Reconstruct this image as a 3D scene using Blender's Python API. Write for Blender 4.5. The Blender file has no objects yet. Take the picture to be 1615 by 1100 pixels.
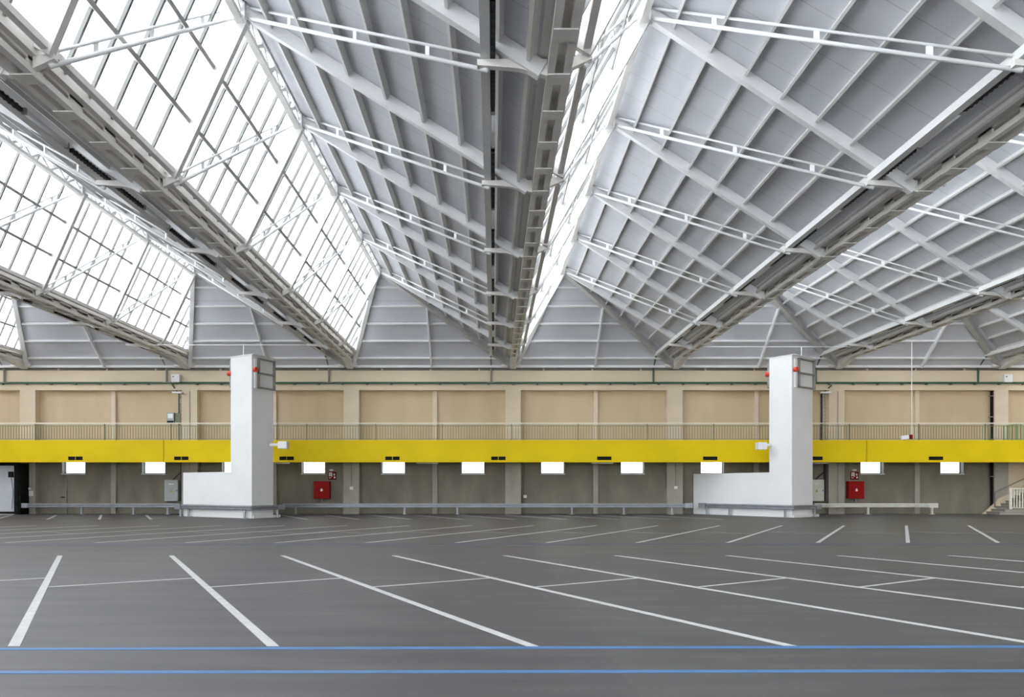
import bpy, math, random
from mathutils import Vector, Matrix
random.seed(7)
col = bpy.context.scene.collection
W, H, F = 1615.0, 1100.0, 1077.0          # frame and focal length (pixels) used for the camera and for culling
CX, CY, CZ = 778.0, 770.0, 1.614          # principal point, eye height
V = Vector

# ------------------------------------------------------------------ helpers
def proj(p):
    if p[1] < 0.4: return None
    return (CX + F*p[0]/p[1], CY - F*(p[2]-CZ)/p[1])
def in_view(a, b, m=25, n=24):
    """does any point of the segment a-b fall in the frame"""
    a, b = V(a), V(b)
    for i in range(n+1):
        q = proj(a.lerp(b, i/n))
        if q and -m < q[0] < W+m and -m < q[1] < H+m: return True
    return False

def PX(px, y): return (px-CX)*y/F
def PZ(py, y): return CZ+(CY-py)*y/F

class MB:
    def __init__(s): s.v, s.f = [], []
    def add(s, vs, fs):
        o = len(s.v); s.v += [tuple(p) for p in vs]; s.f += [tuple(i+o for i in f) for f in fs]; return s
    def box(s, x0, x1, y0, y1, z0, z1):
        return s.add([(x0,y0,z0),(x1,y0,z0),(x1,y1,z0),(x0,y1,z0),(x0,y0,z1),(x1,y0,z1),(x1,y1,z1),(x0,y1,z1)],
                     [(0,3,2,1),(4,5,6,7),(0,1,5,4),(1,2,6,5),(2,3,7,6),(3,0,4,7)])
    def obox(s, o, a, b, c):
        """box from corner o along vectors a, b, c (right handed)"""
        o, a, b, c = V(o), V(a), V(b), V(c)
        return s.add([o,o+a,o+a+b,o+b,o+c,o+a+c,o+a+b+c,o+b+c],
                     [(0,3,2,1),(4,5,6,7),(0,1,5,4),(1,2,6,5),(2,3,7,6),(3,0,4,7)])
    def beam(s, p, q, w, h, up=(0,0,1), h2=None, drop=False):
        """bar p-q, width w, depth h (h2 at the q end); drop: hangs below the p-q line along -up"""
        p, q, up = V(p), V(q), V(up).normalized()
        d = (q-p).normalized(); side = d.cross(up).normalized(); n = side.cross(d).normalized()
        if h2 is None: h2 = h
        def ring(c, hh):
            t, b = (0, -hh) if drop else (hh/2, -hh/2)
            return [c-side*w/2+n*b, c+side*w/2+n*b, c+side*w/2+n*t, c-side*w/2+n*t]
        return s.add(ring(p,h)+ring(q,h2), [(0,1,2,3),(7,6,5,4),(0,4,5,1),(1,5,6,2),(2,6,7,3),(3,7,4,0)])
    def tube(s, p, q, r, n=10):
        p, q = V(p), V(q); d = (q-p).normalized()
        a = d.orthogonal().normalized(); b = d.cross(a)
        vs = [p+(a*math.cos(t)+b*math.sin(t))*r for t in [2*math.pi*i/n for i in range(n)]]
        vs += [v+(q-p) for v in vs]
        return s.add(vs, [tuple(range(n-1,-1,-1)), tuple(range(n,2*n))]+[(i,(i+1)%n,n+(i+1)%n,n+i) for i in range(n)])
    def prism(s, pts, ext):
        n = len(pts); ext = V(ext); pts = [V(p) for p in pts]
        nrm = V((0,0,0))
        for i in range(n): nrm += pts[i].cross(pts[(i+1)%n])
        if nrm.dot(ext) < 0: pts = pts[::-1]
        return s.add(pts+[p+ext for p in pts], [tuple(range(n-1,-1,-1)), tuple(range(n,2*n))]+[(i,(i+1)%n,n+(i+1)%n,n+i) for i in range(n)])
    def build(s, name, m, parent=None, smooth=False, loc=None):
        me = bpy.data.meshes.new(name); me.from_pydata(s.v, [], s.f); me.update()
        if loc is not None:
            me.transform(Matrix.Translation(-V(loc)))
        me.materials.append(m)
        if smooth:
            for p in me.polygons: p.use_smooth = True
        o = bpy.data.objects.new(name, me); col.objects.link(o)
        if loc is not None: o.location = loc
        if parent is not None: o.parent = parent
        return o
def empty(name, loc=(0,0,0)):
    o = bpy.data.objects.new(name, None); o.location = loc; o.empty_display_size = .1; col.objects.link(o); return o
def tag(o, label=None, cat=None, group=None, kind=None):
    if label:
        n = len(label.replace(',', '').split())
        if not 4 <= n <= 16: print('LABEL', n, label)
        o['label'] = label
    if cat: o['category'] = cat
    if group: o['group'] = group
    if kind: o['kind'] = kind
    return o
def copy_tree(o, parent=None):
    c = o.copy(); col.objects.link(c); c.parent = parent
    for ch in list(o.children): copy_tree(ch, c)
    return c
ORD = ['zeroth','first','second','third','fourth','fifth','sixth','seventh','eighth','ninth','tenth','eleventh','twelfth','thirteenth',
       'fourteenth','fifteenth','sixteenth','seventeenth','eighteenth','nineteenth','twentieth']

# ------------------------------------------------------------------ materials
def mat(name, rgb, rough=.6, metal=0.0, noise=None, bump=0.0, spec=.5):
    """noise=(scale, amount, stretch xyz): soft darker/lighter mottling in object space"""
    m = bpy.data.materials.new(name); m.use_nodes = True
    nt = m.node_tree; b = nt.nodes['Principled BSDF']
    b.inputs['Base Color'].default_value = (*rgb, 1); b.inputs['Roughness'].default_value = rough
    b.inputs['Metallic'].default_value = metal; b.inputs['Specular IOR Level'].default_value = spec
    if noise:
        sc, amt, st = noise
        tc = nt.nodes.new('ShaderNodeTexCoord'); mp = nt.nodes.new('ShaderNodeMapping'); mp.inputs['Scale'].default_value = st
        nz = nt.nodes.new('ShaderNodeTexNoise'); nz.inputs['Scale'].default_value = sc; nz.inputs['Detail'].default_value = 5
        rp = nt.nodes.new('ShaderNodeValToRGB')
        rp.color_ramp.elements[0].position = .3; rp.color_ramp.elements[1].position = .7
        rp.color_ramp.elements[0].color = (*[c*(1-amt) for c in rgb], 1); rp.color_ramp.elements[1].color = (*[min(1,c*(1+amt)) for c in rgb], 1)
        nt.links.new(tc.outputs['Object'], mp.inputs['Vector']); nt.links.new(mp.outputs['Vector'], nz.inputs['Vector'])
        nt.links.new(nz.outputs['Fac'], rp.inputs['Fac']); nt.links.new(rp.outputs['Color'], b.inputs['Base Color'])
        if bump:
            bp = nt.nodes.new('ShaderNodeBump'); bp.inputs['Strength'].default_value = bump; bp.inputs['Distance'].default_value = .02
            nt.links.new(nz.outputs['Fac'], bp.inputs['Height']); nt.links.new(bp.outputs['Normal'], b.inputs['Normal'])
    return m
M = dict(
    white_steel = mat('white_steel', (.80,.80,.80), .5, noise=(1.5,.04,(1,1,1))),
    grey_steel  = mat('grey_steel', (.78,.755,.72), .5, noise=(2,.08,(1,1,1))),
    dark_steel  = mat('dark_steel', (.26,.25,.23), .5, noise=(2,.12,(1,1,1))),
    reveal      = mat('window_reveal', (.10,.10,.095), .6, noise=(4,.1,(1,1,1)), spec=.2),
    mid_steel   = mat('mid_grey_steel', (.47,.46,.44), .5, noise=(2,.08,(1,1,1))),
    bar         = mat('glazing_bar_paint', (.20,.20,.195), .6, noise=(2,.08,(1,1,1))),
    purlin      = mat('purlin_paint', (.68,.67,.65), .55, noise=(1,.05,(1,.2,1))),
    gutter      = mat('gutter_sheet', (.74,.72,.69), .5, noise=(1,.1,(1,.3,1))),
    cable       = mat('black_cable', (.025,.027,.03), .6, noise=(20,.3,(1,1,1))),
    black       = mat('black_paint', (.010,.010,.010), .7, noise=(6,.2,(1,1,1)), spec=.1),
    lamp        = mat('lamp_diffuser', (.86,.87,.88), .3, noise=(3,.02,(1,1,1))),
    galv        = mat('galvanised', (.33,.345,.38), .4, .45, noise=(3,.1,(1,1,1))),
    galv_warm   = mat('galvanised_light', (.68,.67,.63), .5, .2, noise=(3,.08,(1,1,1))),
    plaster     = mat('white_plaster', (.755,.755,.755), .8, noise=(.8,.03,(1,1,1)), bump=.03),
    louver      = mat('louver_grey', (.33,.315,.28), .5, noise=(4,.05,(1,1,1))),
    red         = mat('red_enamel', (.30,.005,.005), .5, noise=(3,.06,(1,1,1)), spec=.15),
    red_sign    = mat('red_sign', (.16,.008,.008), .6, noise=(5,.06,(1,1,1)), spec=.15),
    signal      = mat('orange_red', (.65,.06,.03), .5, noise=(5,.06,(1,1,1))),
    white       = mat('white_print', (.82,.82,.80), .6, noise=(5,.03,(1,1,1))),
    yellow      = mat('yellow_paint', (.76,.55,.006), .6, noise=(.6,.05,(1,1,1)), spec=.15),
    beige       = mat('beige_wall', (.60,.475,.30), .85, noise=(.9,.07,(1,1,.35)), bump=.05),
    beige_light = mat('beige_beam', (.70,.59,.44), .85, noise=(.7,.04,(.5,1,2)), bump=.04),
    concrete    = mat('grey_concrete', (.215,.195,.155), .9, noise=(1.2,.16,(1,1,.4)), bump=.06),
    concrete_l  = mat('light_concrete', (.37,.34,.29), .9, noise=(1.4,.12,(1,1,.6)), bump=.05),
    green       = mat('green_pipe', (.05,.13,.085), .5, noise=(3,.1,(1,1,1))),
    dark_green  = mat('dark_green_rail', (.17,.19,.11), .5, noise=(3,.1,(1,1,1))),
    leaf_green  = mat('bright_green_rail', (.16,.30,.11), .5, noise=(3,.1,(1,1,1))),
    cream       = mat('cream_rail', (.74,.71,.62), .5, noise=(3,.05,(1,1,1))),
    cabinet     = mat('grey_cabinet', (.40,.43,.42), .45, noise=(2,.05,(1,1,1))),
    cabinet_w   = mat('cream_cabinet', (.60,.59,.52), .45, noise=(2,.05,(1,1,1))),
    door        = mat('pale_door', (.55,.57,.62), .45, noise=(2,.05,(1,1,1))),
    paint       = mat('road_paint', (.48,.475,.47), .6, noise=(6,.10,(1,1,1))),
    paint_faint = mat('worn_paint', (.26,.255,.25), .7, noise=(8,.15,(1,1,1))),
    blue        = mat('blue_paint', (.058,.15,.32), .6, noise=(5,.12,(1,1,1))),
    blue_faint  = mat('faint_blue_paint', (.063,.066,.088), .6, noise=(5,.12,(.3,1,1))),
    sticker     = mat('yellow_sticker', (.45,.38,.10), .5, noise=(5,.05,(1,1,1))),
)
def roof_panel_mat():
    m = mat('roof_panel', (.60,.625,.66), .55)
    nt = m.node_tree; b = nt.nodes['Principled BSDF']
    tc = nt.nodes.new('ShaderNodeTexCoord'); sp = nt.nodes.new('ShaderNodeSeparateXYZ')
    mo = nt.nodes.new('ShaderNodeMath'); mo.operation = 'MODULO'; mo.inputs[1].default_value = 1.0
    ad = nt.nodes.new('ShaderNodeMath'); ad.operation = 'ADD'; ad.inputs[1].default_value = 100.4
    lt = nt.nodes.new('ShaderNodeMath'); lt.operation = 'LESS_THAN'; lt.inputs[1].default_value = .022
    nz = nt.nodes.new('ShaderNodeTexNoise'); nz.inputs['Scale'].default_value = .5; nz.inputs['Detail'].default_value = 3
    rp = nt.nodes.new('ShaderNodeValToRGB')
    rp.color_ramp.elements[0].position = .3; rp.color_ramp.elements[1].position = .7
    rp.color_ramp.elements[0].color = (.535,.54,.575,1); rp.color_ramp.elements[1].color = (.60,.605,.635,1)
    mx = nt.nodes.new('ShaderNodeMix'); mx.data_type = 'RGBA'; mx.inputs['B'].default_value = (.42,.425,.45,1)
    L = nt.links.new
    L(tc.outputs['Object'], sp.inputs[0]); L(sp.outputs['Y'], ad.inputs[0]); L(ad.outputs[0], mo.inputs[0]); L(mo.outputs[0], lt.inputs[0])
    L(tc.outputs['Object'], nz.inputs['Vector']); L(nz.outputs['Fac'], rp.inputs['Fac'])
    L(rp.outputs['Color'], mx.inputs['A']); L(lt.outputs[0], mx.inputs['Factor']); L(mx.outputs['Result'], b.inputs['Base Color'])
    return m
M['panel'] = roof_panel_mat()
def floor_mat():
    m = mat('asphalt_floor', (.12,.118,.118), .55)
    nt = m.node_tree; b = nt.nodes['Principled BSDF']; L = nt.links.new; N = nt.nodes.new
    tc = N('ShaderNodeTexCoord'); mp = N('ShaderNodeMapping'); mp.inputs['Scale'].default_value = (.22,1.6,1)
    n1 = N('ShaderNodeTexNoise'); n1.inputs['Scale'].default_value = 1.6; n1.inputs['Detail'].default_value = 7; n1.inputs['Roughness'].default_value = .62
    n2 = N('ShaderNodeTexNoise'); n2.inputs['Scale'].default_value = .16; n2.inputs['Detail'].default_value = 3
    n3 = N('ShaderNodeTexNoise'); n3.inputs['Scale'].default_value = 60; n3.inputs['Detail'].default_value = 2
    L(tc.outputs['Object'], mp.inputs['Vector']); L(mp.outputs['Vector'], n1.inputs['Vector'])
    L(tc.outputs['Object'], n2.inputs['Vector']); L(tc.outputs['Object'], n3.inputs['Vector'])
    r1 = N('ShaderNodeValToRGB'); r1.color_ramp.elements[0].position = .28; r1.color_ramp.elements[1].position = .72
    r1.color_ramp.elements[0].color = (.046,.0435,.045,1); r1.color_ramp.elements[1].color = (.089,.084,.082,1)
    L(n1.outputs['Fac'], r1.inputs['Fac'])
    # poured in two lanes: the seam runs along the hall under the middle girder
    sp = N('ShaderNodeSeparateXYZ'); L(tc.outputs['Object'], sp.inputs[0])
    gt = N('ShaderNodeMath'); gt.operation = 'GREATER_THAN'; gt.inputs[1].default_value = 1.13; L(sp.outputs['X'], gt.inputs[0])
    r2 = N('ShaderNodeValToRGB'); r2.color_ramp.elements[0].color = (.97,.94,.96,1); r2.color_ramp.elements[1].color = (1.05,1.07,1.03,1)
    L(gt.outputs[0], r2.inputs['Fac'])
    r3 = N('ShaderNodeValToRGB'); r3.color_ramp.elements[0].position = .3; r3.color_ramp.elements[1].position = .7
    r3.color_ramp.elements[0].color = (.94,.93,.96,1); r3.color_ramp.elements[1].color = (1.03,1.02,1.0,1); L(n2.outputs['Fac'], r3.inputs['Fac'])
    m1 = N('ShaderNodeMix'); m1.data_type = 'RGBA'; m1.blend_type = 'MULTIPLY'; m1.inputs['Factor'].default_value = 1
    m2 = N('ShaderNodeMix'); m2.data_type = 'RGBA'; m2.blend_type = 'MULTIPLY'; m2.inputs['Factor'].default_value = 1
    L(r1.outputs['Color'], m1.inputs['A']); L(r2.outputs['Color'], m1.inputs['B'])
    L(m1.outputs['Result'], m2.inputs['A']); L(r3.outputs['Color'], m2.inputs['B']); L(m2.outputs['Result'], b.inputs['Base Color'])
    bp = N('ShaderNodeBump'); bp.inputs['Strength'].default_value = .12; bp.inputs['Distance'].default_value = .01
    L(n3.outputs['Fac'], bp.inputs['Height']); L(bp.outputs['Normal'], b.inputs['Normal'])
    return m
M['floor'] = floor_mat()
def glass_mat(name, tint, gloss, milk=0):
    m = bpy.data.materials.new(name); m.use_nodes = True; nt = m.node_tree
    for n in list(nt.nodes):
        if n.type != 'OUTPUT_MATERIAL': nt.nodes.remove(n)
    out = nt.nodes['Material Output']
    t = nt.nodes.new('ShaderNodeBsdfTransparent'); t.inputs['Color'].default_value = (*tint, 1)
    g = nt.nodes.new('ShaderNodeBsdfGlossy'); g.inputs['Roughness'].default_value = .15; g.inputs['Color'].default_value = (.9,.92,.93,1)
    x = nt.nodes.new('ShaderNodeMixShader'); x.inputs['Fac'].default_value = gloss
    if milk:
        tl = nt.nodes.new('ShaderNodeBsdfTranslucent'); tl.inputs['Color'].default_value = (.95,.96,.97,1)
        y = nt.nodes.new('ShaderNodeMixShader'); y.inputs['Fac'].default_value = milk
        nt.links.new(t.outputs[0], y.inputs[1]); nt.links.new(tl.outputs[0], y.inputs[2]); t = y
    nt.links.new(t.outputs[0], x.inputs[1]); nt.links.new(g.outputs[0], x.inputs[2]); nt.links.new(x.outputs[0], out.inputs['Surface'])
    return m
M['glass'] = glass_mat('roof_glass', (.93,.95,.96), .04, .4)
M['pane'] = glass_mat('window_glass', (.92,.94,.95), .05)

# ------------------------------------------------------------------ dimensions
V0, BAY = 1.22, 10.0
VAL = {i: V0+BAY*i for i in range(-4, 5)}            # valley lines; valley 0 stands just right of the lens axis
YB, YR, YW = -14.0, 37.0, 42.0                       # wall behind, ridge end, eave at the back wall
ZV, ZR, ZE, RX = 9.4, 13.7, 9.02, 2.5                # valley, ridge, eave heights; ridge sits RX right of its left valley
NODES = [37, 32, 27, 22, 17, 12]
SK = .75                                              # frames run slightly askew: their valley ends sit deeper
XL, XR_ = VAL[-4], VAL[4]
def bay_words(i):                                    # bay i lies between valley i and valley i+1
    n = -i if i < 0 else i+1
    return '%s bay %s of central girder' % (ORD[n], 'left' if i < 0 else 'right')
def val_words(i):
    return 'central' if i == 0 else '%s %s of central' % (ORD[abs(i)], 'left' if i < 0 else 'right')
def opq(i, u, y, below=0.0):                         # point on the opaque slope, u from ridge 0 to valley 1
    return V((VAL[i]+RX+(BAY-RX)*u, y, ZR+(ZV-ZR)*u-below))
def glz(i, t, y, below=0.0):                         # point on the glazed slope, t from valley 0 to ridge 1
    return V((VAL[i]+RX*t, y, ZV+(ZR-ZV)*t-below))
N_OPQ = V((-(ZR-ZV), 0, -(BAY-RX))).normalized()*-1  # outward normals
N_GLZ = V((-(ZR-ZV), 0, RX)).normalized()

# ------------------------------------------------------------------ room shell
f = MB().box(XL-.4, XR_+.4, YB-.4, 43.4, -.25, 0).build('floor', M['floor']); tag(f, 'grey asphalt parking hall floor', 'floor', kind='structure')
wb = MB()
YP, YN = 42.2, 42.62                                  # pilaster face, recessed wall face
win_x = [-26.2+4.986*k for k in range(0, 12) if k != 9]
WZ0, WZ1, WHW = 2.50, 3.42, .735
wb.box(XL, XR_, YN, YN+.5, 0, WZ0)
xs = [XL]
for x in win_x: xs += [x-WHW, x+WHW]
xs.append(XR_)
for a, b in zip(xs[::2], xs[1::2]): wb.box(a, b, YN, YN+.5, WZ0, WZ1)
wb.box(XL, XR_, YN, YN+.5, WZ1, 4.15)
o = wb.build('wall_back', M['concrete']); tag(o, 'dark grey lower back wall under the yellow gallery', 'wall', kind='structure')
o = MB().box(XL, XR_, YN, YN+.5, 4.15, 9.1).build('wall_back', M['beige']); tag(o, 'beige recessed upper back wall behind the gallery railing', 'wall', kind='structure')
o = MB().box(XL, XR_, YP-.06, YN, 8.10, 8.86).build('beam', M['beige_light']); tag(o, 'upper pale beige beam along the back wall below the eaves', 'beam', kind='structure')
o = MB().box(XL, XR_, YP, YN, 7.66, 8.07).build('beam', M['beige_light']); tag(o, 'lower beige beam along the back wall above the pilasters', 'beam', kind='structure')
for nm, x0 in (('wall_left', XL-.3), ('wall_right', XR_)):
    o = MB().box(x0, x0+.3, YB, YN+.5, 0, ZV+.1).build(nm, M['beige']); tag(o, 'beige side wall at the %s end of hall' % nm[5:], 'wall', kind='structure')
o = MB().box(XL, XR_, YB-.3, YB, 0, 2.6).box(XL, XR_, YB-.3, YB, 7.4, ZR).build('wall_front', M['plaster']); tag(o, 'white wall behind the camera', 'wall', kind='structure')
o = MB().box(XL, XR_, YB-.2, YB-.18, 2.6, 7.4).build('window_40', M['glass']); tag(o, 'long glazed facade behind the camera', 'window', kind='structure')  # added out of view to throw fill light onto the back wall
mu = MB(); x = XL
while x <= XR_: mu.box(x-.06, x+.06, YB-.18, YB-.05, 2.6, 7.4); x += 2.5
mu.build('window_mullion', M['white_steel'], o)  # bars of the added fill facade
# packers in the dark gap between beam and eave
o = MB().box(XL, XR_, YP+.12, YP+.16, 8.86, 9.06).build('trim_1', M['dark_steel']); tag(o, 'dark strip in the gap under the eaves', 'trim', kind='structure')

o = MB().box(XL, XR_, YW+.0, YN+.5, 9.10, 9.24).build('ceiling', M['beige_light']); tag(o, 'narrow closing strip over the top of the back wall', 'ceiling', kind='structure')
# pilasters
k = 0
for i in range(-3, 4):
    x = VAL[i]
    hw = .48
    if i == 3: x, hw = PX(1579.5, YP), .42
    p = MB().box(x-hw, x+hw, YP, YN+.02, 4.15, 7.66).build('pillar', M['beige_light']); tag(p, 'wide beige pilaster above the gallery, %s girder' % val_words(i), 'pillar', 'beige pilasters above the gallery', 'structure')
    p = MB().box(x-hw-.01, x+hw+.01, YP, YN+.02, 0, 4.15).build('pillar', M['concrete_l']); tag(p, 'wide grey pilaster under the gallery, %s girder' % val_words(i), 'pillar', 'grey pilasters under the gallery', 'structure')
    if i < 3:
        x += 5.15
        p = MB().box(x-.13, x+.13, YN-.16, YN+.02, 4.15, 7.66).build('pillar', M['beige_light']); tag(p, 'slim beige rib of the upper wall, %s' % bay_words(i), 'pillar', 'slim wall ribs above', 'structure')
        p = MB().box(x-.15, x+.15, YN-.16, YN+.02, 0, 4.15).build('pillar', M['concrete_l']); tag(p, 'slim grey rib of the lower wall, %s' % bay_words(i), 'pillar', 'slim wall ribs below', 'structure')

# lower windows
nwin = 0
for x in win_x:
    q = proj((x, 42.8, 3))
    nwin += 1
    fr = MB()
    y0, y1 = YN+.30, YN+.38
    for a, b, c, d in ((x-WHW, x+WHW, WZ0, WZ0+.05), (x-WHW, x+WHW, WZ1-.05, WZ1), (x-WHW, x-WHW+.05, WZ0, WZ1), (x+WHW-.05, x+WHW, WZ0, WZ1)):
        fr.box(a, b, y0, y1, c, d)
    o = fr.build('window_%d' % nwin, M['reveal']); tag(o, 'small bright window low in the back wall, %s from left' % ORD[nwin], 'window', 'small windows under the gallery', 'structure')
    MB().box(x-WHW+.05, x+WHW-.05, y0+.03, y0+.045, WZ0+.05, WZ1-.05).build('window_pane', M['pane'], o)
    MB().box(x-WHW-.02, x+WHW+.02, YN-.04, YN+.3, WZ0-.05, WZ0-.001).build('window_sill', M['white_steel'], o)
    MB().box(x-WHW+.001, x-WHW+.02, YN, YN+.3, WZ0, WZ1).build('window_jamb', M['reveal'], o)
    MB().box(x+WHW-.02, x+WHW-.001, YN, YN+.3, WZ0, WZ1).build('window_jamb', M['reveal'], o)

# ------------------------------------------------------------------ roof surfaces
for i in range(-4, 4):
    a = VAL[i]
    # opaque slope, with thickness above the underside
    pts = [opq(i,0,YB), opq(i,0,YR), opq(i,.95,YW-.4), opq(i,.95,YB)]
    s = MB().prism(pts, N_OPQ*.15).build('ceiling', M['panel']); tag(s, 'pale grey opaque roof slope, %s' % bay_words(i), 'ceiling', 'opaque roof slopes', 'structure')
    # hip closing the bay above the back wall
    pts = [V((a,YW,ZE)), V((a+BAY,YW,ZE)), V((a+BAY,YW-.4,ZV)), V((a+RX,YR,ZR)), V((a,YW-.4,ZV))]
    s = MB().prism(pts, V((0,.1,.1))).build('ceiling', M['panel']); tag(s, 'grey triangular hip end over back wall, %s' % bay_words(i), 'ceiling', 'triangular hip ends', 'structure')
    # glazed slope
    pts = [glz(i,.1,YB), glz(i,.985,YB), glz(i,.985,YR), glz(i,.1,YW-.5)]
    g = MB().prism(pts, N_GLZ*.02).build('window_%d' % (20+i), M['glass']); tag(g, 'steep glazed roof slope, %s' % bay_words(i), 'window', 'glazed roof slopes', 'structure')
    gb = MB(); any_bar = False
    y = 7.0
    while y < YW-.6:
        if abs((y-2) % 5) > .01:
            top = .985 if y <= YR else .985-(y-YR)/(YW-.5-YR)*.885
            yb_ = y+SK*top*.9
            if top > .14 and yb_ < YW-.6 and in_view(glz(i,.1,yb_), glz(i,top,y)):
                gb.beam(glz(i,.1,yb_,0), glz(i,top,y,0), .06, .08, N_GLZ, drop=True); any_bar = True
        y += 5/6
    if any_bar: tag(gb.build('glazing_bar', M['bar'], g), kind='stuff')
    # eave angle and hip framing
    cx = [proj((a+t*BAY, YW, ZE))[0] for t in (0, 1)]
    if cx[1] < -20 or cx[0] > W+20: continue
    s = MB().box(a+.05, a+BAY-.05, YW-.10, YW, ZE-.02, ZE+.02).box(a+.05, a+BAY-.05, YW-.13, YW-.10, ZE-.02, ZE+.22).build('eave_angle', M['white_steel'])
    tag(s, 'light steel eave angle along foot of hip, %s' % bay_words(i), 'steel angle', 'eave angles')
    pk = MB()
    for k in range(3):
        xx = a+1.9+3.0*k
        s = MB().box(xx-.05, xx+.05, YP+.0, YP+.12, 8.86, ZE-.02).build('packer', M['beige_light']); tag(s, 'small packer block under the eave, %s of three, %s' % (ORD[k+1], bay_words(i)), 'block', 'packer blocks under the eaves')
    hp = lambda x, t: V((x, YW-(YW-YR)*t, ZE+(ZR-ZE)*t))
    upn = V((0, (ZR-ZE), (YW-YR))).normalized()
    for k, t in enumerate((.11, .29, .465, .635, .81)):
        tl = t
        xl, xr = a+RX*tl, a+BAY-(BAY-RX)*tl
        s = MB().beam(hp(xl+.05,t), hp(xr-.1,t), .07, .13, (0,.68,.73), drop=True).build('purlin', M['white_steel'])
        tag(s, 'horizontal purlin on the hip end, %s, %s above eave' % (bay_words(i), ORD[k+1]), 'purlin', 'horizontal hip purlins')
    xm = a+5.0
    s = MB().beam(hp(xm,.02), hp(xm,.655), .09, .24, (0,.68,.73), drop=True).build('rafter', M['white_steel'])
    tag(s, 'upright middle rafter of the hip end, %s' % bay_words(i), 'rafter', 'hip end rafters')
    s = MB().beam(V((a+RX,YR,ZR-.05)), V((a+BAY-.1,YW-.05,ZE+.2)), .30, .30, drop=True).build('hip_rafter', M['mid_steel'])
    tag(s, 'broad grey hip rafter running down to the right, %s' % bay_words(i), 'rafter', 'right hip rafters')
    s = MB().beam(V((a+RX,YR,ZR-.05)), V((a+.15,YW-.05,ZE+.2)), .22, .26, drop=True).build('hip_rafter', M['white_steel'])
    tag(s, 'pale hip rafter beside the glazing, %s' % bay_words(i), 'rafter', 'left hip rafters')

# ------------------------------------------------------------------ roof steelwork
YS = 6.0                                              # steelwork is built from here on
for i in range(-4, 4):
    a = VAL[i]
    # purlins of the opaque slope
    for k in range(8):
        u = (.84+.935*k)/7.5
        if k == 7: u = .935
        ye = YR+(YW-.4-YR)*u-.1
        if not in_view(opq(i,u,YS), opq(i,u,ye), m=5): continue
        s = MB().beam(opq(i,u,YS,0), opq(i,u,ye,0), .07, .19, N_OPQ, drop=True).build('purlin', M['purlin'])
        tag(s, 'long purlin under the opaque slope, %s, %s below ridge' % (bay_words(i), ORD[k+1]), 'purlin', 'opaque slope purlins')
    for k, t in enumerate((.38, .665)):
        ye = YR+(YW-.5-YR)*(1-t)-.1
        if not in_view(glz(i,t,YS), glz(i,t,ye), m=5): continue
        s = MB().beam(glz(i,t,YS,.02), glz(i,t,ye,.02), .10, .13, N_GLZ, drop=True).build('purlin', M['mid_steel'])
        tag(s, '%s purlin across the glazed slope, %s' % (('lower','upper')[k], bay_words(i)), 'purlin', 'glazed slope purlins')
    # ridge truss
    xr = a+RX
    if in_view((xr,YS,13.2), (xr,YR,13.2)):
        t = empty('ridge_truss', (xr, YR, 13.2)); tag(t, 'latticed ridge truss along the apex, %s' % bay_words(i), 'truss', 'ridge trusses')
        def kid(mb, nm, m): o = mb.build(nm, m, t); o.matrix_parent_inverse = Matrix.Translation((-xr,-YR,-13.2)); return o
        kid(MB().beam((xr,YS,13.22), (xr,YR+.1,13.22), .17, .12), 'bottom_chord', M['grey_steel'])
        kid(MB().beam((xr+.08,YS,13.6), (xr+.08,YR,13.6), .10, .08), 'top_chord', M['white_steel'])
        lc = MB(); y = YS; up = True
        while y < YR-.1:
            z0, z1 = (13.25, 13.6) if up else (13.6, 13.25)
            lc.beam((xr+.03,y,z0), (xr+.03,min(y+.5,YR),z1), .07, .09); up = not up; y += .5
        tag(kid(lc, 'lacing', M['white_steel']), kind='stuff')
        for y in NODES:
            if in_view((xr,y,13.3),(xr,y,13.5), m=0): kid(MB().box(xr-.11, xr+.16, y-.2, y+.2, 13.17, 13.6), 'gusset', M['white_steel'])
    # rafters, struts
    for n, y in enumerate(NODES):
        p, q = opq(i,.02,y,.01), opq(i,.968,y+SK,.01)
        if in_view(p, q, m=0):
            s = MB().beam(p, q,   .17, .30, N_OPQ, h2=.30, drop=True).build('rafter', M['white_steel'])
            tag(s, 'white rafter under opaque slope, %s, %s from wall' % (bay_words(i), ORD[n+1]), 'rafter', 'opaque slope rafters')
        p, q = glz(i,.10,y+SK*.9,.02), glz(i,.97,y,.02)
        if in_view(p, q, m=0):
            s = MB().beam(p, q, .16, .38, N_GLZ, drop=True).build('rafter', M['purlin'])
            tag(s, 'white rafter under glazed slope, %s, %s from wall' % (bay_words(i), ORD[n+1]), 'rafter', 'glazed slope rafters')
        for side in ('opaque', 'glazed'):
            if side == 'opaque': p, q = V((xr+.15,y,13.38)), V((a+BAY-1.33,y-5+SK,9.46))
            else:                p, q = V((xr-.15,y,13.38)), V((a+.5,y-5+SK,9.54))
            if not in_view(p, q, m=-4): continue
            t = empty('twin_rod_strut', p); tag(t, 'twin rod strut on %s side, %s, %s from wall' % (side, bay_words(i), ORD[n+1]), 'strut', '%s side struts' % side)
            L = q-p; dz = V((0,0,.20)); m = M['white_steel']
            MB().tube((0,0,-.05), L+V((0,0,-.05)), .045, 8).build('rod', m, t, True)
            MB().tube(dz, L+dz, .032, 8).build('rod', m, t, True)
            for fr in (.22, .52, .80):
                c = L*fr; d = L.normalized()*.06
                MB().obox(c-d+V((0,-.02,-.05)), d*2, (0,.04,0), dz+V((0,0,.05))).build('spacer', m, t)

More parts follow.
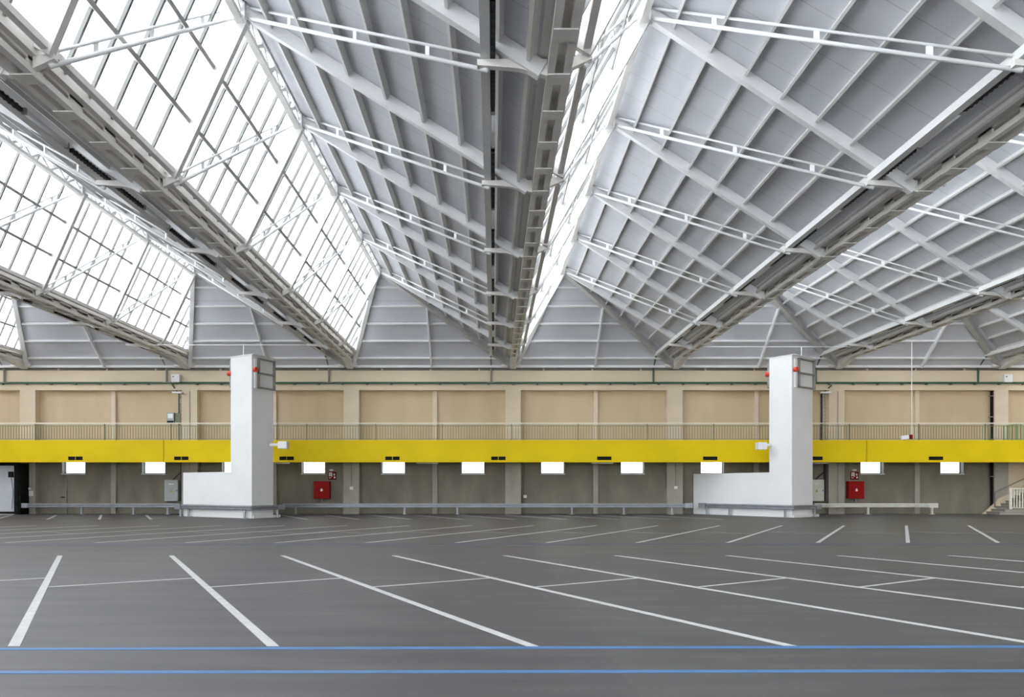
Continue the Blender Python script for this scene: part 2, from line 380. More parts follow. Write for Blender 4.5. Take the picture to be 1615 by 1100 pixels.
# valley girders, gutters, service rails
for i in range(-3, 4):
    v = VAL[i]; w = val_words(i)
    if not in_view((v,YS,9.4),(v,YW,9.4)): continue
    g = MB().box(v-.50, v+.30, YB, YW-.02, 9.64, 9.95).box(v-.70, v+.45, YW-.30, YW+.05, 9.04, 9.70).box(v-.62, v-.50, YB, YW-.5, 9.72, 9.80).build('gutter', M['gutter']); tag(g, 'brown grey valley gutter above the %s girder' % w, 'gutter', 'valley gutters')
    t = empty('valley_girder', (v, YW, 9.3)); tag(t, 'long grey laced valley girder under the gutter, %s girder' % w, 'girder', 'valley girders')
    def kid(mb, nm, m): o = mb.build(nm, m, t); o.matrix_parent_inverse = Matrix.Translation((-v,-YW,-9.3)); return o
    kid(MB().box(v-.22, v-.08, YS, YW-.35, 9.32, 9.45), 'bottom_chord', M['grey_steel'])
    kid(MB().box(v+.08, v+.22, YS, YW-.35, 9.32, 9.45), 'bottom_chord', M['grey_steel'])
    kid(MB().prism([(v,YW-.35,9.45),(v,YW-1.6,9.34),(v,YW-.1,8.90),(v,YW,8.90),(v,YW,9.2)], (.36,0,0)).build('x', M['grey_steel']).data and
        MB().prism([(v-.18,YW-.3,9.45),(v-.18,YW-1.8,9.32),(v-.18,YW-.12,8.92),(v-.18,YW-.05,8.92),(v-.18,YW-.05,9.2)], (.36,0,0)), 'end_bearing', M['grey_steel'])
    bt, ps = MB(), MB(); y = YS+.6
    while y < YW-1:
        kid(MB().box(v-.21, v+.21, y-.16, y+.16, 9.30, 9.325), 'batten', M['grey_steel']) if in_view((v,y,9.3),(v,y+.1,9.3), m=0) else None
        y += 1.25
    for s in (-1, 1):
        y = YS+.6; ps = MB()
        while y < YW-1:
            ps.box(v+s*.15-.02, v+s*.15+.02, y-.22, y+.22, 9.44, 9.66); y += 1.25
        ps.box(v+s*.15-.02, v+s*.15+.02, YS, YW-.5, 9.58, 9.66)
        kid(ps, 'web', M['grey_steel'])
    for y in [q+SK for q in NODES]:
        if not in_view((v-1.4,y,9.5),(v+.6,y,9.5), m=0): continue
        b = MB().prism([(v-1.52,y-.06,9.59),(v-.22,y-.06,9.59),(v-.22,y-.06,9.28),(v-.75,y-.06,9.42),(v-1.52,y-.06,9.48)], (0,.12,0))
        b.prism([(v+.22,y-.06,9.66),(v+.62,y-.06,9.70),(v+.62,y-.06,9.60),(v+.22,y-.06,9.42)], (0,.12,0))
        kid(b, 'bracket', M['grey_steel'])
    rails = MB().box(v-1.46, v-1.28, YS, YW-.6, 9.60, 9.79).build('service_rail', M['white_steel']); tag(rails, 'square steel rail left of the girder, %s girder' % w, 'rail', 'left service rails')
    rails = MB().box(v+.44, v+.58, YS, YW-.6, 9.71, 9.85).build('service_rail', M['grey_steel']); tag(rails, 'square steel rail right of the girder, %s girder' % w, 'rail', 'right service rails')
    # drop pipe at the wall
    if in_view((v-1.3,41.8,9),(v-1.3,41.8,8), m=0):
        d = MB().tube((v-1.35,YP-.14,8.12),(v-1.35,YP-.14,9.05),.055).tube((v-1.35,YP-.14,9.05),(v-1.37,YW-.7,9.62),.055).box(v-1.6,v-1.1,YP-.2,YP-.06,8.09,8.13).build('drop_pipe', M['green'] if i > 0 else M['dark_steel'])
        tag(d, 'short dark pipe dropping from roof rail to wall pipe, %s girder' % w, 'pipe', 'drop pipes')
    # wiring channel and tube lights hung beside the left rail
    if -3 < i < 3:
        yy = 6.0; k = 0; chan = []
        for n in range(8):
            y0, y1, y2 = 11.2+5*n-5, 14.5+5*n-5, 16.0+5*n-5
            xa = v-1.23
            if y0 < 41 and in_view((xa,y0,9.6),(xa,y1,9.6), m=0):
                chan.append((y0, y1))
            if y2 < 41 and in_view((xa,y1,9.6),(xa,y2,9.6), m=0): 
                k += 1
                L = empty('tube_light', (xa, y1+.1, 9.65)); chan.append(('L', L, y1))
        m = len([c for c in chan if c[0] != 'L']); ci = li = 0; ml = len([c for c in chan if c[0] == 'L'])
        for c in chan:
            if c[0] == 'L':
                _, L, y1 = c; li += 1
                tag(L, 'white tube light beside the left rail, %s girder, %s from wall' % (w, ORD[ml-li+1]), 'light', 'roof tube lights')
                MB().tube((0,0,-.02),(0,1.4,-.02),.045,10).build('tube', M['lamp'], L, True)
                MB().box(-.045,.045,0,1.4,.0,.06).build('housing', M['white_steel'], L)
                for yy in (-.06, 1.4): MB().box(-.05,.05,yy,yy+.06,-.06,.07).build('end_cap', M['dark_steel'], L)
            else:
                ci += 1; y0, y1 = c
                xa = v-1.23
                ch = MB().box(xa-.04, xa+.04, y0, y1-.02, 9.60, 9.67)
                yy = y0
                while yy < y1-.1:
                    ch.box(xa-.05, xa+.05, yy, yy+.05, 9.59, 9.68); yy += .14
                o = ch.build('cable_tray', M['cable']); tag(o, 'black ribbed cable tray beside left rail, %s girder, %s from wall' % (w, ORD[m-ci+1]), 'cable tray', 'roof cable trays')

# ------------------------------------------------------------------ gallery along the back wall
YG = 40.2
o = MB().box(XL, XR_, YG+.12, YN, 4.12, 4.40).build('floor_upper', M['concrete_l']); tag(o, 'narrow gallery floor along the back wall', 'gallery', kind='structure')
xj = [XL, PX(258,YG), PX(1367,YG), XR_]
zf0, zf1 = PZ(729.5,YG), PZ(694.5,YG)
vents = [119, 286, 452, 619, 786, 953, 1120, 1286, 1476]
nv = 0
for k, nm in enumerate(('left', 'long middle', 'right')):
    x0, x1 = xj[k]+.02, xj[k+1]-.02
    t = MB().box(x0, x1, YG, YG+.12, zf0, zf1).build('gallery_fascia', M['yellow']); tag(t, '%s bright yellow fascia panel on the gallery edge' % nm, 'fascia', 'yellow gallery fascia')
    for px in vents:
        x = PX(px, YG)
        if x0 < x < x1:
            gp = .02 if px < 940 else 0
            v = MB().box(x-.42, x-gp, YG-.012, YG+.01, PZ(726,YG), PZ(720.5,YG)).box(x+gp, x+.42, YG-.012, YG+.01, PZ(726,YG), PZ(720.5,YG)).build('vent_slot', M['black'], t)
# railing: one section per bay, balusters as parts
zt0, zt1 = 4.42, PZ(667,YG)
bal_me = None; proto = None; ns = 0
secs = []
x0 = -31.0
while x0 < 33:
    secs.append(x0); x0 += 8.0
NB = 49
for k, x0 in enumerate(secs):
    if proto is None:
        t = empty('gallery_railing', (x0, YG+.06, zf1))
        MB().box(0, 8, -.035, .035, zt1-zf1-.07, zt1-zf1).build('handrail', M['cream'], t)
        MB().box(0, 8, -.012, .012, zt1-zf1-.20, zt1-zf1-.165).build('top_rail', M['dark_green'], t)
        MB().box(0, 8, -.012, .012, .05, .08).build('bottom_rail', M['dark_green'], t)
        for xp in (.08, 4.0): MB().box(xp-.025, xp+.025, -.025, .025, 0, zt1-zf1-.07).build('post', M['dark_green'], t)
        b = MB().box(-.011, .011, -.011, .011, .06, zt1-zf1-.17).build('baluster', M['dark_green'], t); b.location = (.16, 0, 0)
        for j in range(1, NB):
            c = b.copy(); col.objects.link(c); c.parent = t; c.location = (.16*(j+1), 0, 0)
        proto = t
    else:
        t = copy_tree(proto); t.location = (x0, YG+.06, zf1)
    tag(t, 'section of thin green gallery railing above yellow fascia, %s from left' % ORD[k+1], 'railing', 'gallery railing sections')

# long pipe on the beam
o = MB().tube((XL,YP-.12,8.08),(XR_,YP-.12,8.08),.05)
o.box(XL, XR_, YP-.2, YP-.06, 8.125, 8.14)
x = XL+1
while x < XR_:
    o.box(x-.06, x+.06, YP-.16, YP, 7.98, 8.07); x += 1.5
o = o.build('wall_pipe', M['green']); tag(o, 'long dark green pipe running along the beige beams', 'pipe')

# ------------------------------------------------------------------ ventilation towers
def tower(c, u, wl, w, wr, Ht, low, words, plx):
    u, w = V((*u,0)).normalized(), V((*w,0)).normalized(); c = V((*c,0)); z = V((0,0,1))
    t = empty('ventilation_tower', c); tag(t, 'tall white ventilation tower with louvers, %s' % words, 'tower', 'white ventilation towers')
    def kid(mb, nm, m, par=None): 
        o = mb.build(nm, m, par or t)
        if par is None: o.matrix_parent_inverse = Matrix.Translation(-c)
        return o
    kid(MB().obox(c, w*wr, u*wl, z*Ht), 'shaft', M['plaster'])
    kid(MB().obox(c+u*wl, w*(wr*.8), u*low, z*2.48), 'low_duct', M['plaster'])
    kid(MB().obox(c-w*.03-u*.12+z*Ht, w*(wr+.15), u*(wl+.24), z*.035), 'cap', M['white_steel'])
    kid(MB().obox(c-u*.10+w*.05, w*(wr+plx), u*.2, z*.14), 'plinth', M['plaster'])
    def louver(o, a, nrm, wd, hgt):
        # o lower left corner on the face, a along it, nrm outwards
        dep = .16
        fr = MB()
        fr.obox(o, a*wd, nrm*-dep if False else nrm*dep, z*.07); fr.obox(o+z*(hgt-.07), a*wd, nrm*dep, z*.07); fr.obox(o+z*(hgt/2-.035), a*wd, nrm*dep, z*.07)
        fr.obox(o, a*.07, nrm*dep, z*hgt); fr.obox(o+a*(wd-.07), a*.07, nrm*dep, z*hgt)
        lv = kid(fr, 'louver', M['dark_steel'])
        sl = MB(); n = 14
        for k in range(n):
            zz = .08+(hgt-.2)*k/(n-1)
            sl.obox(o+a*.07+nrm*.02+z*zz, a*(wd-.14), nrm*(dep-.03)+z*-.03, z*.045)
        x = sl.build('slats', M['louver'], lv); x.matrix_parent_inverse = Matrix.Translation(-c)
        bk = MB().obox(o+a*.05, a*(wd-.1), nrm*.012, z*hgt).build('backing', M['dark_steel'], lv); bk.matrix_parent_inverse = Matrix.Translation(-c)
    louver(c+w*(wr*.24)+z*(Ht-1.72), w, -u, wr*.78, 1.60)
    louver(c+u*wl+w*.05+z*(Ht-1.62), w, u, wr*.8, 1.50)
    kid(MB().obox(c+w*(wr*.10)+z*(Ht-1.75), w*(wr*.1), -u*.08, z*1.55), 'louver_bracket', M['white_steel'])
    kid(MB().tube(c+w*(wr*.10)-u*.02+z*(Ht-.78), c+w*(wr*.10)-u*.20+z*(Ht-.78), .13, 14), 'siren', M['signal'])
    kid(MB().tube(c+w*.06+u*(wl+.02)+z*(Ht-.85), c+w*.0+u*(wl+.22)+z*(Ht-.85), .13, 14), 'siren', M['signal'])
    return t
T1c, T1u, T1w = (-12.73,36.0), (-.866,.5), (.5,.866)
T2c, T2u, T2w = (16.18,37.0), (-.57,.8216), (.8216,.57)
tower(T1c, T1u, 1.65, T1w, 1.45, 8.65, 4.02, 'left of the photo', .38)
tower(T2c, T2u, 1.36, T2w, 2.02, 8.83, 5.22, 'right of the photo', .45)

# thin overhead pipes feeding the towers
for (xa, xb, xd, yd, zd, h, words) in ((VAL[-2]+.2, VAL[-1]-.2, PX(384,36.9), 36.9, 9.34, 8.68, 'left'), (VAL[1]+.2, VAL[2]-1.4, PX(1264,37.9), 37.9, 9.45, 8.865, 'right')):
    o = MB().tube((xa,yd,zd),(xb,yd,zd),.022,8).tube((xd,yd,h),(xd,yd,zd),.03,8).build('feed_pipe', M['white_steel']); tag(o, 'thin overhead pipe between girders feeding the %s tower' % words, 'pipe')

# floodlights on arms
def flood(p, d, words):
    p, d = V(p), V(d)
    t = empty('floodlight', p); tag(t, 'white box floodlight on an arm, fixed to the %s tower' % words, 'floodlight', 'tower floodlights')
    MB().beam((0,0,0), d, .16, .14).build('arm', M['white_steel'], t)
    MB().box(d.x-.24, d.x+.24, d.y-.22, d.y+.22, d.z-.22, d.z+.16).build('housing', M['white_steel'], t)
    MB().box(d.x-.2, d.x+.2, d.y-.18, d.y+.18, d.z-.235, d.z-.22).build('lens', M['lamp'], t)
y = 37.0
flood((-12.07,36.98,PZ(702,37)), (.78,-.25,0), 'left')
flood((15.42,38.07,PZ(702,38)), (-.62,-.35,-.05), 'right')

# ------------------------------------------------------------------ guard rails
WPROF = [(-.00,.125),(.0,.105),(-.075,.085),(-.075,.045),(-.0,.02),(.0,-.02),(-.075,-.045),(-.075,-.085),(-.0,-.105),(-.0,-.125)]
def guard(path, posts, zc, words, m, caps=(True, True)):
    path = [V((*p,0)) for p in path]
    t = empty('guard_rail', path[0]); tag(t, words, 'guard rail', 'galvanised guard rails')
    inv = Matrix.Translation(-path[0])
    def kid(mb, nm, mm=m): o = mb.build(nm, mm, t); o.matrix_parent_inverse = inv; return o
    vs, fs = [], []
    n = len(WPROF)
    for k, p in enumerate(path):
        d1 = (path[k]-path[k-1]).normalized() if k else (path[1]-path[0]).normalized()
        d2 = (path[k+1]-path[k]).normalized() if k < len(path)-1 else d1
        n1, n2 = V((-d1.y,d1.x,0)), V((-d2.y,d2.x,0)); b = (n1+n2).normalized(); b /= max(.4, b.dot(n1))
        for (q, z) in WPROF: vs.append(p+b*q+V((0,0,zc+z)))
        for (q, z) in reversed(WPROF): vs.append(p+b*(q+.012)+V((0,0,zc+z)))
    N2 = 2*n
    for k in range(len(path)-1):
        for j in range(N2): fs.append((k*N2+j, k*N2+(j+1)%N2, (k+1)*N2+(j+1)%N2, (k+1)*N2+j))
    fs += [tuple(range(N2))[::-1], tuple((len(path)-1)*N2+j for j in range(N2))]
    kid(MB().add(vs, fs), 'beam')
    for (x, y) in posts:
        pp = V((x,y,0))
        pm = MB().box(x-.05, x+.05, y+.015, y+.03, 0, zc+.1).box(x-.05, x+.05, y+.10, y+.115, 0, zc+.1).box(x-.01, x+.01, y+.03, y+.10, 0, zc+.1)
        pm.box(x-.14, x+.14, y-.02, y+.2, 0, .025)
        kid(pm, 'post')
    for on, e, f in ((caps[0], path[0], path[1]), (caps[1], path[-1], path[-2])):
        if on:
            d = (f-e).normalized(); nn = V((-d.y, d.x, 0))
            if nn.y > 0: nn = -nn
            sgn = d.cross(nn).z
            a, b = (d*.5, nn*.13) if sgn > 0 else (nn*.13, d*.5)
            kid(MB().obox(e-d*.08-nn*.03+V((0,0,zc-.14)), a, b, (0,0,.28)), 'end_cap', M['galv_warm'] if m is M['galv_warm'] else M['galv'])
yg = 41.45
def gx(px): return PX(px, yg)
guard([(gx(34),yg),(gx(283),yg)], [(gx(p),yg) for p in (128,210,264)], .545, 'galvanised guard rail along wall left of the left tower', M['galv'], (True,False))
u1 = V(T1u).normalized(); w1 = V(T1w).normalized(); c1 = V(T1c)
n1 = -V((u1.y*1,-u1.x)) if False else V((-.5,-.866))
pc = c1+n1*.22-u1*.22
A = pc+u1*6.15; B = pc+w1*2.15
guard([A, pc, B], [tuple(pc+u1*t) for t in (5.85, 5.15, .55)]+[tuple(pc+w1*1.75)], .56, 'bent guard rail wrapping the foot of the left tower', M['galv'])
guard([(gx(446),yg),(gx(1090),yg)], [(gx(p),yg) for p in (466,638,721,902,984,1060)], .545, 'longest guard rail along the wall between the two towers', M['galv'], (False,True))
u2 = V(T2u).normalized(); w2 = V(T2w).normalized(); c2 = V(T2c)
n2 = V((-T2w[0],-T2w[1])).normalized()
pc = c2+n2*.22-u2*.22
A = pc+u2*6.1; B = pc+w2*2.55
guard([A, pc, B], [tuple(pc+u2*t) for t in (5.6, 4.0, .45)]+[tuple(pc+w2*2.1)], .56, 'bent guard rail wrapping the foot of the right tower', M['galv'])
guard([(gx(1284),yg),(gx(1476),yg)], [(gx(p),yg) for p in (1370,1471)], .55, 'pale guard rail along wall right of the right tower', M['galv_warm'], (False,True))

# ------------------------------------------------------------------ floor markings
def stripe(p, q, wd, name, m, ends='x'):
    p, q = V((*p,0)), V((*q,0)); d = (q-p).normalized()
    hx = V((1,0,0))*(wd/2/max(.3,abs(d.y))) if ends == 'x' else V((-d.y,d.x,0))*wd/2
    return MB().prism([p-hx,p+hx,q+hx,q-hx], (0,0,.004)).build(name, m)
def number(items, fmt, cat, group):
    vis = []
    for o, a, b in items:
        if in_view((*a,0),(*b,0), m=-3):
            pa, pb = proj((*a,0)), proj((*b,0)); vis.append((pa[0], o))
        else: bpy.data.objects.remove(o)
    vis.sort(key=lambda t: t[0])
    for k, (_, o) in enumerate(vis): tag(o, fmt % ORD[k+1] if k+1 < len(ORD) else fmt % str(k+1), cat, group)
r1, x1 = [], []
for k in range(-8, 10):
    fx, nx = .29+2.65*k, .40+2.64*(k+2)
    fx, nx = .29+2.65*k, .40+2.64*k+5.28
    a, b = V((fx,16.25)), V((nx,6.95))
    r1.append((stripe(a, b, .105, 'parking_line', M['paint']), a, b))
    a2, b2 = V((fx+2.65,16.25)), V((nx+2.64,6.95))
    d = (b-a).normalized(); m0 = a.lerp(b,.5)+d*.60; pr = V((-d.y, d.x)); pr = pr if pr.x > 0 else -pr
    m1 = m0+pr*2.26
    x1.append((stripe(m0+pr*.05, m1-pr*.03, .065, 'stall_divider', M['paint'], 'n'), m0, m1))
number(r1, 'white slanted parking line in the nearest row, %s far end from left', 'parking line', 'nearest row lines')
number(x1, 'short white cross line splitting stalls of nearest row, %s from left', 'stall divider', 'nearest row cross lines')
r2, x2 = [], []
for k in range(-17, 5):
    nx, fx = 9.55+2.655*k, 15.0+2.66*k
    a, b = V((fx,29.2)), V((nx,20.1))
    r2.append((stripe(a, b, .105, 'parking_line', M['paint']), b, a))
    d = (b-a).normalized(); m0 = a.lerp(b,.5)-d*.60; pr = V((-d.y, d.x)); pr = pr if pr.x > 0 else -pr
    m1 = m0+pr*2.28
    x2.append((stripe(m0+pr*.05, m1-pr*.03, .06, 'stall_divider', M['paint_faint'], 'n'), m0, m1))
number(r2, 'white slanted parking line in the middle row, %s near end from left', 'parking line', 'middle row lines')
number(x2, 'thin cross line splitting stalls of the middle row, %s from left', 'stall divider', 'middle row cross lines')
r3 = []
for k in range(-13, 5):
    nx = 1.1+2.655*k
    a, b = V((nx-3.0,40.3)), V((nx,34.9))
    if -16 < nx < -11.5 : continue
    r3.append((stripe(a, b, .13, 'parking_line', M['paint']), b, a))
number(r3, 'white slanted parking line in the row by the wall, %s from left', 'parking line', 'wall row lines')
for k, x in enumerate((-23.7, -20.75, -18.1, -8.64, -5.98, -3.36)):
    mk = MB(); y = 36.2
    for a, b in ((-.52,-.34), (-.22,-.10), (-.02,.30), (.36,.52)): mk.box(x+a, x+b, y-.16, y+.16, 0, .004)
    o = mk.build('stall_marking', M['paint_faint']); tag(o, 'faint worn stall marking painted in the wall row, %s from left' % ORD[k+1], 'floor marking', 'worn stall markings')
for nm, ya, yb, wd, m in (('farther of the two', 6.80, 6.96, .095, M['blue']), ('nearest of the two', 5.95, 6.03, .085, M['blue'])):
    o = stripe((-8,ya), (8,yb), wd, 'blue_line', m, 'n'); tag(o, '%s blue lines painted across the foreground floor' % nm, 'floor line', 'blue foreground lines')
o = stripe((-36,19.45), (36,19.45), .75, 'blue_line', M['blue_faint'], 'n'); tag(o, 'faint blue line before the middle parking row', 'floor line')
o = stripe((PX(1230,40.0),40.6), (PX(1560,40),40.6), .10, 'edge_line', M['paint_faint'], 'n'); tag(o, 'pale faded line on floor along wall right of right tower', 'floor line')

# ------------------------------------------------------------------ wall fittings
def at(px0, px1, py0, py1, y0, y1):
    return (PX(px0,y0), PX(px1,y0), y0, y1, PZ(py1,y0), PZ(py0,y0))
def flame(mb, x, y, z, s):                            # small drop-shaped flame
    pts = [(0,-.5),(.3,-.35),(.36,-.05),(.2,.2),(.12,.05),(.02,.5),(-.18,.15),(-.34,-.1),(-.28,-.38)]
    return mb.prism([(x+a*s,y,z+b*s) for a,b in pts], (0,.004,0))
for (px, sx, words) in ((507, 524, 'left'), (1351, 1348, 'right')):
    yb = YN-.32
    t = empty('fire_hose_cabinet', (PX(px,yb), YN, PZ(788,yb))); tag(t, 'red square fire hose cabinet on the wall, %s of the two' % words, 'cabinet', 'red fire cabinets')
    def kid(mb, nm, m): o = mb.build(nm, m, t); o.matrix_parent_inverse = Matrix.Translation(-t.location); return o
    x0, x1, _, _, z0, z1 = at(px-12.5, px+12.5, 759.5, 787, yb, YN)
    kid(MB().box(x0, x1, yb+.03, YN-.002, z0, z1), 'body', M['red'])
    kid(MB().box(x0+.02, x1-.02, yb, yb+.03, z0+.02, z1-.02), 'door', M['red'])
    kid(flame(MB(), (x0+x1)/2, yb-.004, (z0+z1)/2+.02, .22), 'flame_badge', M['white'])
    kid(MB().box(x0+.2, x0+.26, yb-.03, yb, (z0+z1)/2-.04, (z0+z1)/2+.04), 'handle', M['black'])
    kid(MB().tube(((x0+x1)/2, yb+.16, z0-.2), ((x0+x1)/2, yb+.16, z0), .04).tube(((x0+x1)/2, yb+.16, z0-.18), ((x0+x1)/2, YN-.01, z0-.18), .04), 'pipe', M['dark_steel'])
    ys = YN-.03
    t = empty('fire_sign', (PX(sx,ys), ys, PZ(750,ys))); tag(t, 'dark red pictogram sign above the %s red fire cabinet' % words, 'sign', 'red fire signs')
    x0, x1, _, _, z0, z1 = at(sx-6.5, sx+6.5, 744.5, 757, ys, YN)
    kid(MB().box(x0, x1, ys, YN-.002, z0, z1), 'plate', M['red_sign'])
    wx, wz = x1-x0, z1-z0
    p = MB()
    for (a, b, c, d) in ((.10,.50,.80,.90),(.10,.20,.40,.80),(.24,.34,.46,.76),(.38,.50,.36,.80),(.10,.36,.18,.26)): p.box(x0+a*wx, x0+b*wx, ys-.004, ys, z0+c*wz, z0+d*wz)
    flame(p, x0+.74*wx, ys-.004, z0+.68*wz, .17); flame(p, x0+.78*wx, ys-.004, z0+.32*wz, .17)
    kid(p, 'pictogram', M['white'])
    kid(MB().box(x0+.2*wx, x0+.62*wx, ys-.10, YN-.002, z1+.06, z1+.15), 'sign_lamp', M['lamp'])

# electrical cabinets on the wall under the gallery
for (x0p, x1p, y0p, y1p, m, words) in ((259, 280.5, 757.5, 791, M['cabinet'], 'grey electrical cabinet on wall left of the left tower'), (1276, 1300, 757, 791, M['cabinet_w'], 'cream electrical cabinet behind the right tower')):
    yb = YN-.3
    x0, x1, _, _, z0, z1 = at(x0p, x1p, y0p, y1p, yb, YN)
    t = empty('electrical_cabinet', ((x0+x1)/2, YN, z0)); tag(t, words, 'cabinet')
    def kid(mb, nm, m): o = mb.build(nm, m, t); o.matrix_parent_inverse = Matrix.Translation(-t.location); return o
    kid(MB().box(x0, x1, yb+.03, YN-.002, z0, z1), 'body', m)
    kid(MB().box(x0+.02, x1-.02, yb, yb+.03, z0+.02, z1-.02), 'door', m)
    cx, cz = (x0+x1)/2, (z0+z1)/2
    kid(MB().prism([(cx-.10,yb-.004,cz-.1),(cx+.10,yb-.004,cz-.1),(cx,yb-.004,cz+.08)], (0,.004,0)), 'warning_triangle', M['sticker'])
    kid(MB().prism([(cx-.02,yb-.007,cz-.07),(cx+.03,yb-.007,cz-.02),(cx+.005,yb-.007,cz-.02),(cx+.02,yb-.007,cz+.03),(cx-.03,yb-.007,cz-.03),(cx-.005,yb-.007,cz-.03)], (0,.003,0)), 'bolt_mark', M['black'])
    tg = MB()
    for k in range(3): tg.box(cx-.15+.11*k, cx-.07+.11*k, yb-.004, yb, z1-.28, z1-.22)
    kid(tg, 'name_plate', M['white'])
    kid(MB().tube((x1-.08,yb-.02,cz),(x1-.08,yb,cz),.035), 'lock', M['black'])
    kid(MB().tube((x1+.12,YN-.1,z0),(x1+.12,YN-.1,3.9),.05).tube((cx,YN-.1,z1),(x1+.05,YN-.1,z1+.45),.03), 'cable', M['cable'])

# wall boxes and floodlights of the upper wall
def box_thing(name, b, m, label, cat, parts=(), group=None):
    x0, x1, y0, y1, z0, z1 = b
    t = MB().box(*b).build(name, m); tag(t, label, cat, group)
    for nm, pb, pm in parts: MB().box(*pb).build(nm, pm, t)
    return t
for (px, words) in ((276.5, 'left'), (1590.5, 'right')):
    yb = YP-.3
    b = at(px-6, px+6, 591, 603, yb, YP-.062); cx = (b[0]+b[1])/2
    box_thing('junction_box', b, M['white_steel'], 'white control box on the upper beam, %s end' % words, 'junction box', (('port', (cx-.16,cx-.09,yb-.022,yb-.012,b[5]-.16,b[5]-.1), M['black']), ('cover', (b[0]-.015,b[1]+.015,yb-.012,yb+.05,b[4],b[5]+.015), M['white_steel'])), 'white control boxes')
yb = YN-.2
b = at(263, 274, 651, 667, yb, YN-.002)
box_thing('meter_box', b, M['cabinet'], 'grey meter box on the upper wall above the railing', 'meter box', (('display', (b[0]+.06,b[1]-.06,yb-.012,yb,b[5]-.35,b[5]-.08), M['lamp']), ('base', (b[0]+.02,b[1]-.02,yb-.012,yb,b[4],b[4]+.12), M['black'])))
b = at(277, 283, 652, 667, yb, YN-.002)
t = box_thing('switch_box', b, M['dark_green'], 'olive switch box beside the cable riser and meter box', 'switch box')
MB().tube(((b[0]+b[1])/2,yb+.1,b[5]),((b[0]+b[1])/2+.08,yb+.1,b[5]+.22),.03).build('cable', M['cable'], t)
def riser(px0, px1, ytop, label, flip):
    x0, x1, y0, y1, z0, z1 = at(px0, px1, ytop, 694, YN-.15, YN)
    t = empty('cable_riser', (x0, YN, 4.4)); tag(t, label, 'cable riser', 'cable risers')
    inv = Matrix.Translation(-t.location)
    m = MB().box(x0, x0+.02, y0, y1-.002, 4.4, z1).box(x1-.02, x1, y0, y1-.002, 4.4, z1)
    z = 4.5
    while z < z1: m.box(x0, x1, y0+.02, y0+.05, z, z+.03); z += .22
    o = m.build('ladder', M['galv_warm'], t); o.matrix_parent_inverse = inv
    xc = x0-.06 
    o = MB().tube((xc,YN-.08,4.4),(xc,YN-.08,z1),.055).build('conduit', M['cable'], t); o.matrix_parent_inverse = inv
    o = MB().tube((xc,YN-.08,z1),(xc-.2 if flip else xc+.4,YP-.15,7.95),.035).build('cable', M['cable'], t); o.matrix_parent_inverse = inv
riser(283.5, 287.5, 622, 'dark cable riser beside pilaster left of the left tower', True)
riser(1298, 1306, 622, 'dark cable riser beside pilaster right of the right tower', False)
for (px, words) in ((279, 'left'), (1303, 'right')):
    y = YP-.25
    t = empty('wall_floodlight', (PX(px,y), YP, PZ(619,y))); tag(t, 'slim white floodlight under lower beam at the %s riser' % words, 'floodlight', 'beam floodlights')
    MB().box(-.28,.28,-.30,-.05,-.06,.04).build('housing', M['lamp'], t)
    MB().box(-.04,.04,-.05,.02,-.02,.10).build('bracket', M['dark_steel'], t)
# down pipe at the right
x = PX(1565.5, YN-.2)
o = MB().tube((x,YN-.2,0),(x,YN-.2,4.1),.13,14).tube((x,YN-.2,4.41),(x,YN-.2,7.64),.13,14).build('down_pipe', M['black']); tag(o, 'black down pipe beside the rightmost pilaster', 'down pipe')
for z in (.35, 2.3, 4.6, 6.0, 7.3): MB().box(x-.16,x+.16,YN-.35,YN-.05,z,z+.05).build('pipe_clamp', M['galv'], o)
# conduits with sockets on pilasters
for (px, py, words) in ((554.5, 770.5, 'the pilaster beside the left red cabinet'), (1065.5, 769.5, 'the pilaster left of the right tower'), (828, 783.5, 'the wall right of the middle pilaster')):
    yf = YN if px == 828 else YP
    x = PX(px, yf)
    t = MB().box(x-.10, x+.10, yf-.07, yf-.002, PZ(py,yf)-.09, PZ(py,yf)+.09).build('wall_socket', M['white']); tag(t, 'small white socket with conduit on %s' % words, 'socket', 'wall sockets')
    MB().tube((x,yf-.03,PZ(py,yf)+.09),(x,yf-.03,4.1),.02,8).build('conduit', M['dark_steel'], t)
for (px, words) in ((299.3, 'left'), (1321, 'right')):
    x = PX(px, YP)
    o = MB().tube((x,YP-.03,4.42),(x,YP-.03,7.6),.017,8).tube((x,YP-.03,.3),(x,YP-.03,4.1),.017,8).build('wall_conduit', M['dark_steel']); tag(o, 'thin dark conduit down the pilaster near the %s tower' % words, 'conduit')
# notice, small switches and flush door at the left
y = YP
b = at(41, 52, 774.5, 783, y-.02, y-.001); o = MB().box(*b).build('paper_notice', M['white']); tag(o, 'white paper notice on the leftmost pilaster', 'notice')
b = at(39.5, 48, 769.5, 773, y-.06, y-.001); o = MB().box(*b).build('light_switch', M['white']); tag(o, 'small twin switch above the paper notice', 'switch')
MB().tube(((b[0]+b[1])/2,y-.03,b[5]),((b[0]+b[1])/2,y-.03,4.1),.02,8).build('conduit', M['dark_steel'], o)
x0, x1, _, _, z0, z1 = at(86, 104, 757, 811, YN-.05, YN)
t = MB().box(x0, x1, YN-.05, YN-.002, 0, z1).build('door_1', M['concrete']); tag(t, 'grey flush door in lower wall behind the left guard rail', 'door', kind='structure')
MB().box(x1-.30, x1-.08, YN-.10, YN-.05, 1.0, 1.06).build('door_handle', M['black'], t)
MB().box(x1, x1+.05, YN-.07, YN-.002, 0, z1+.05).build('door_frame', M['dark_steel'], t)
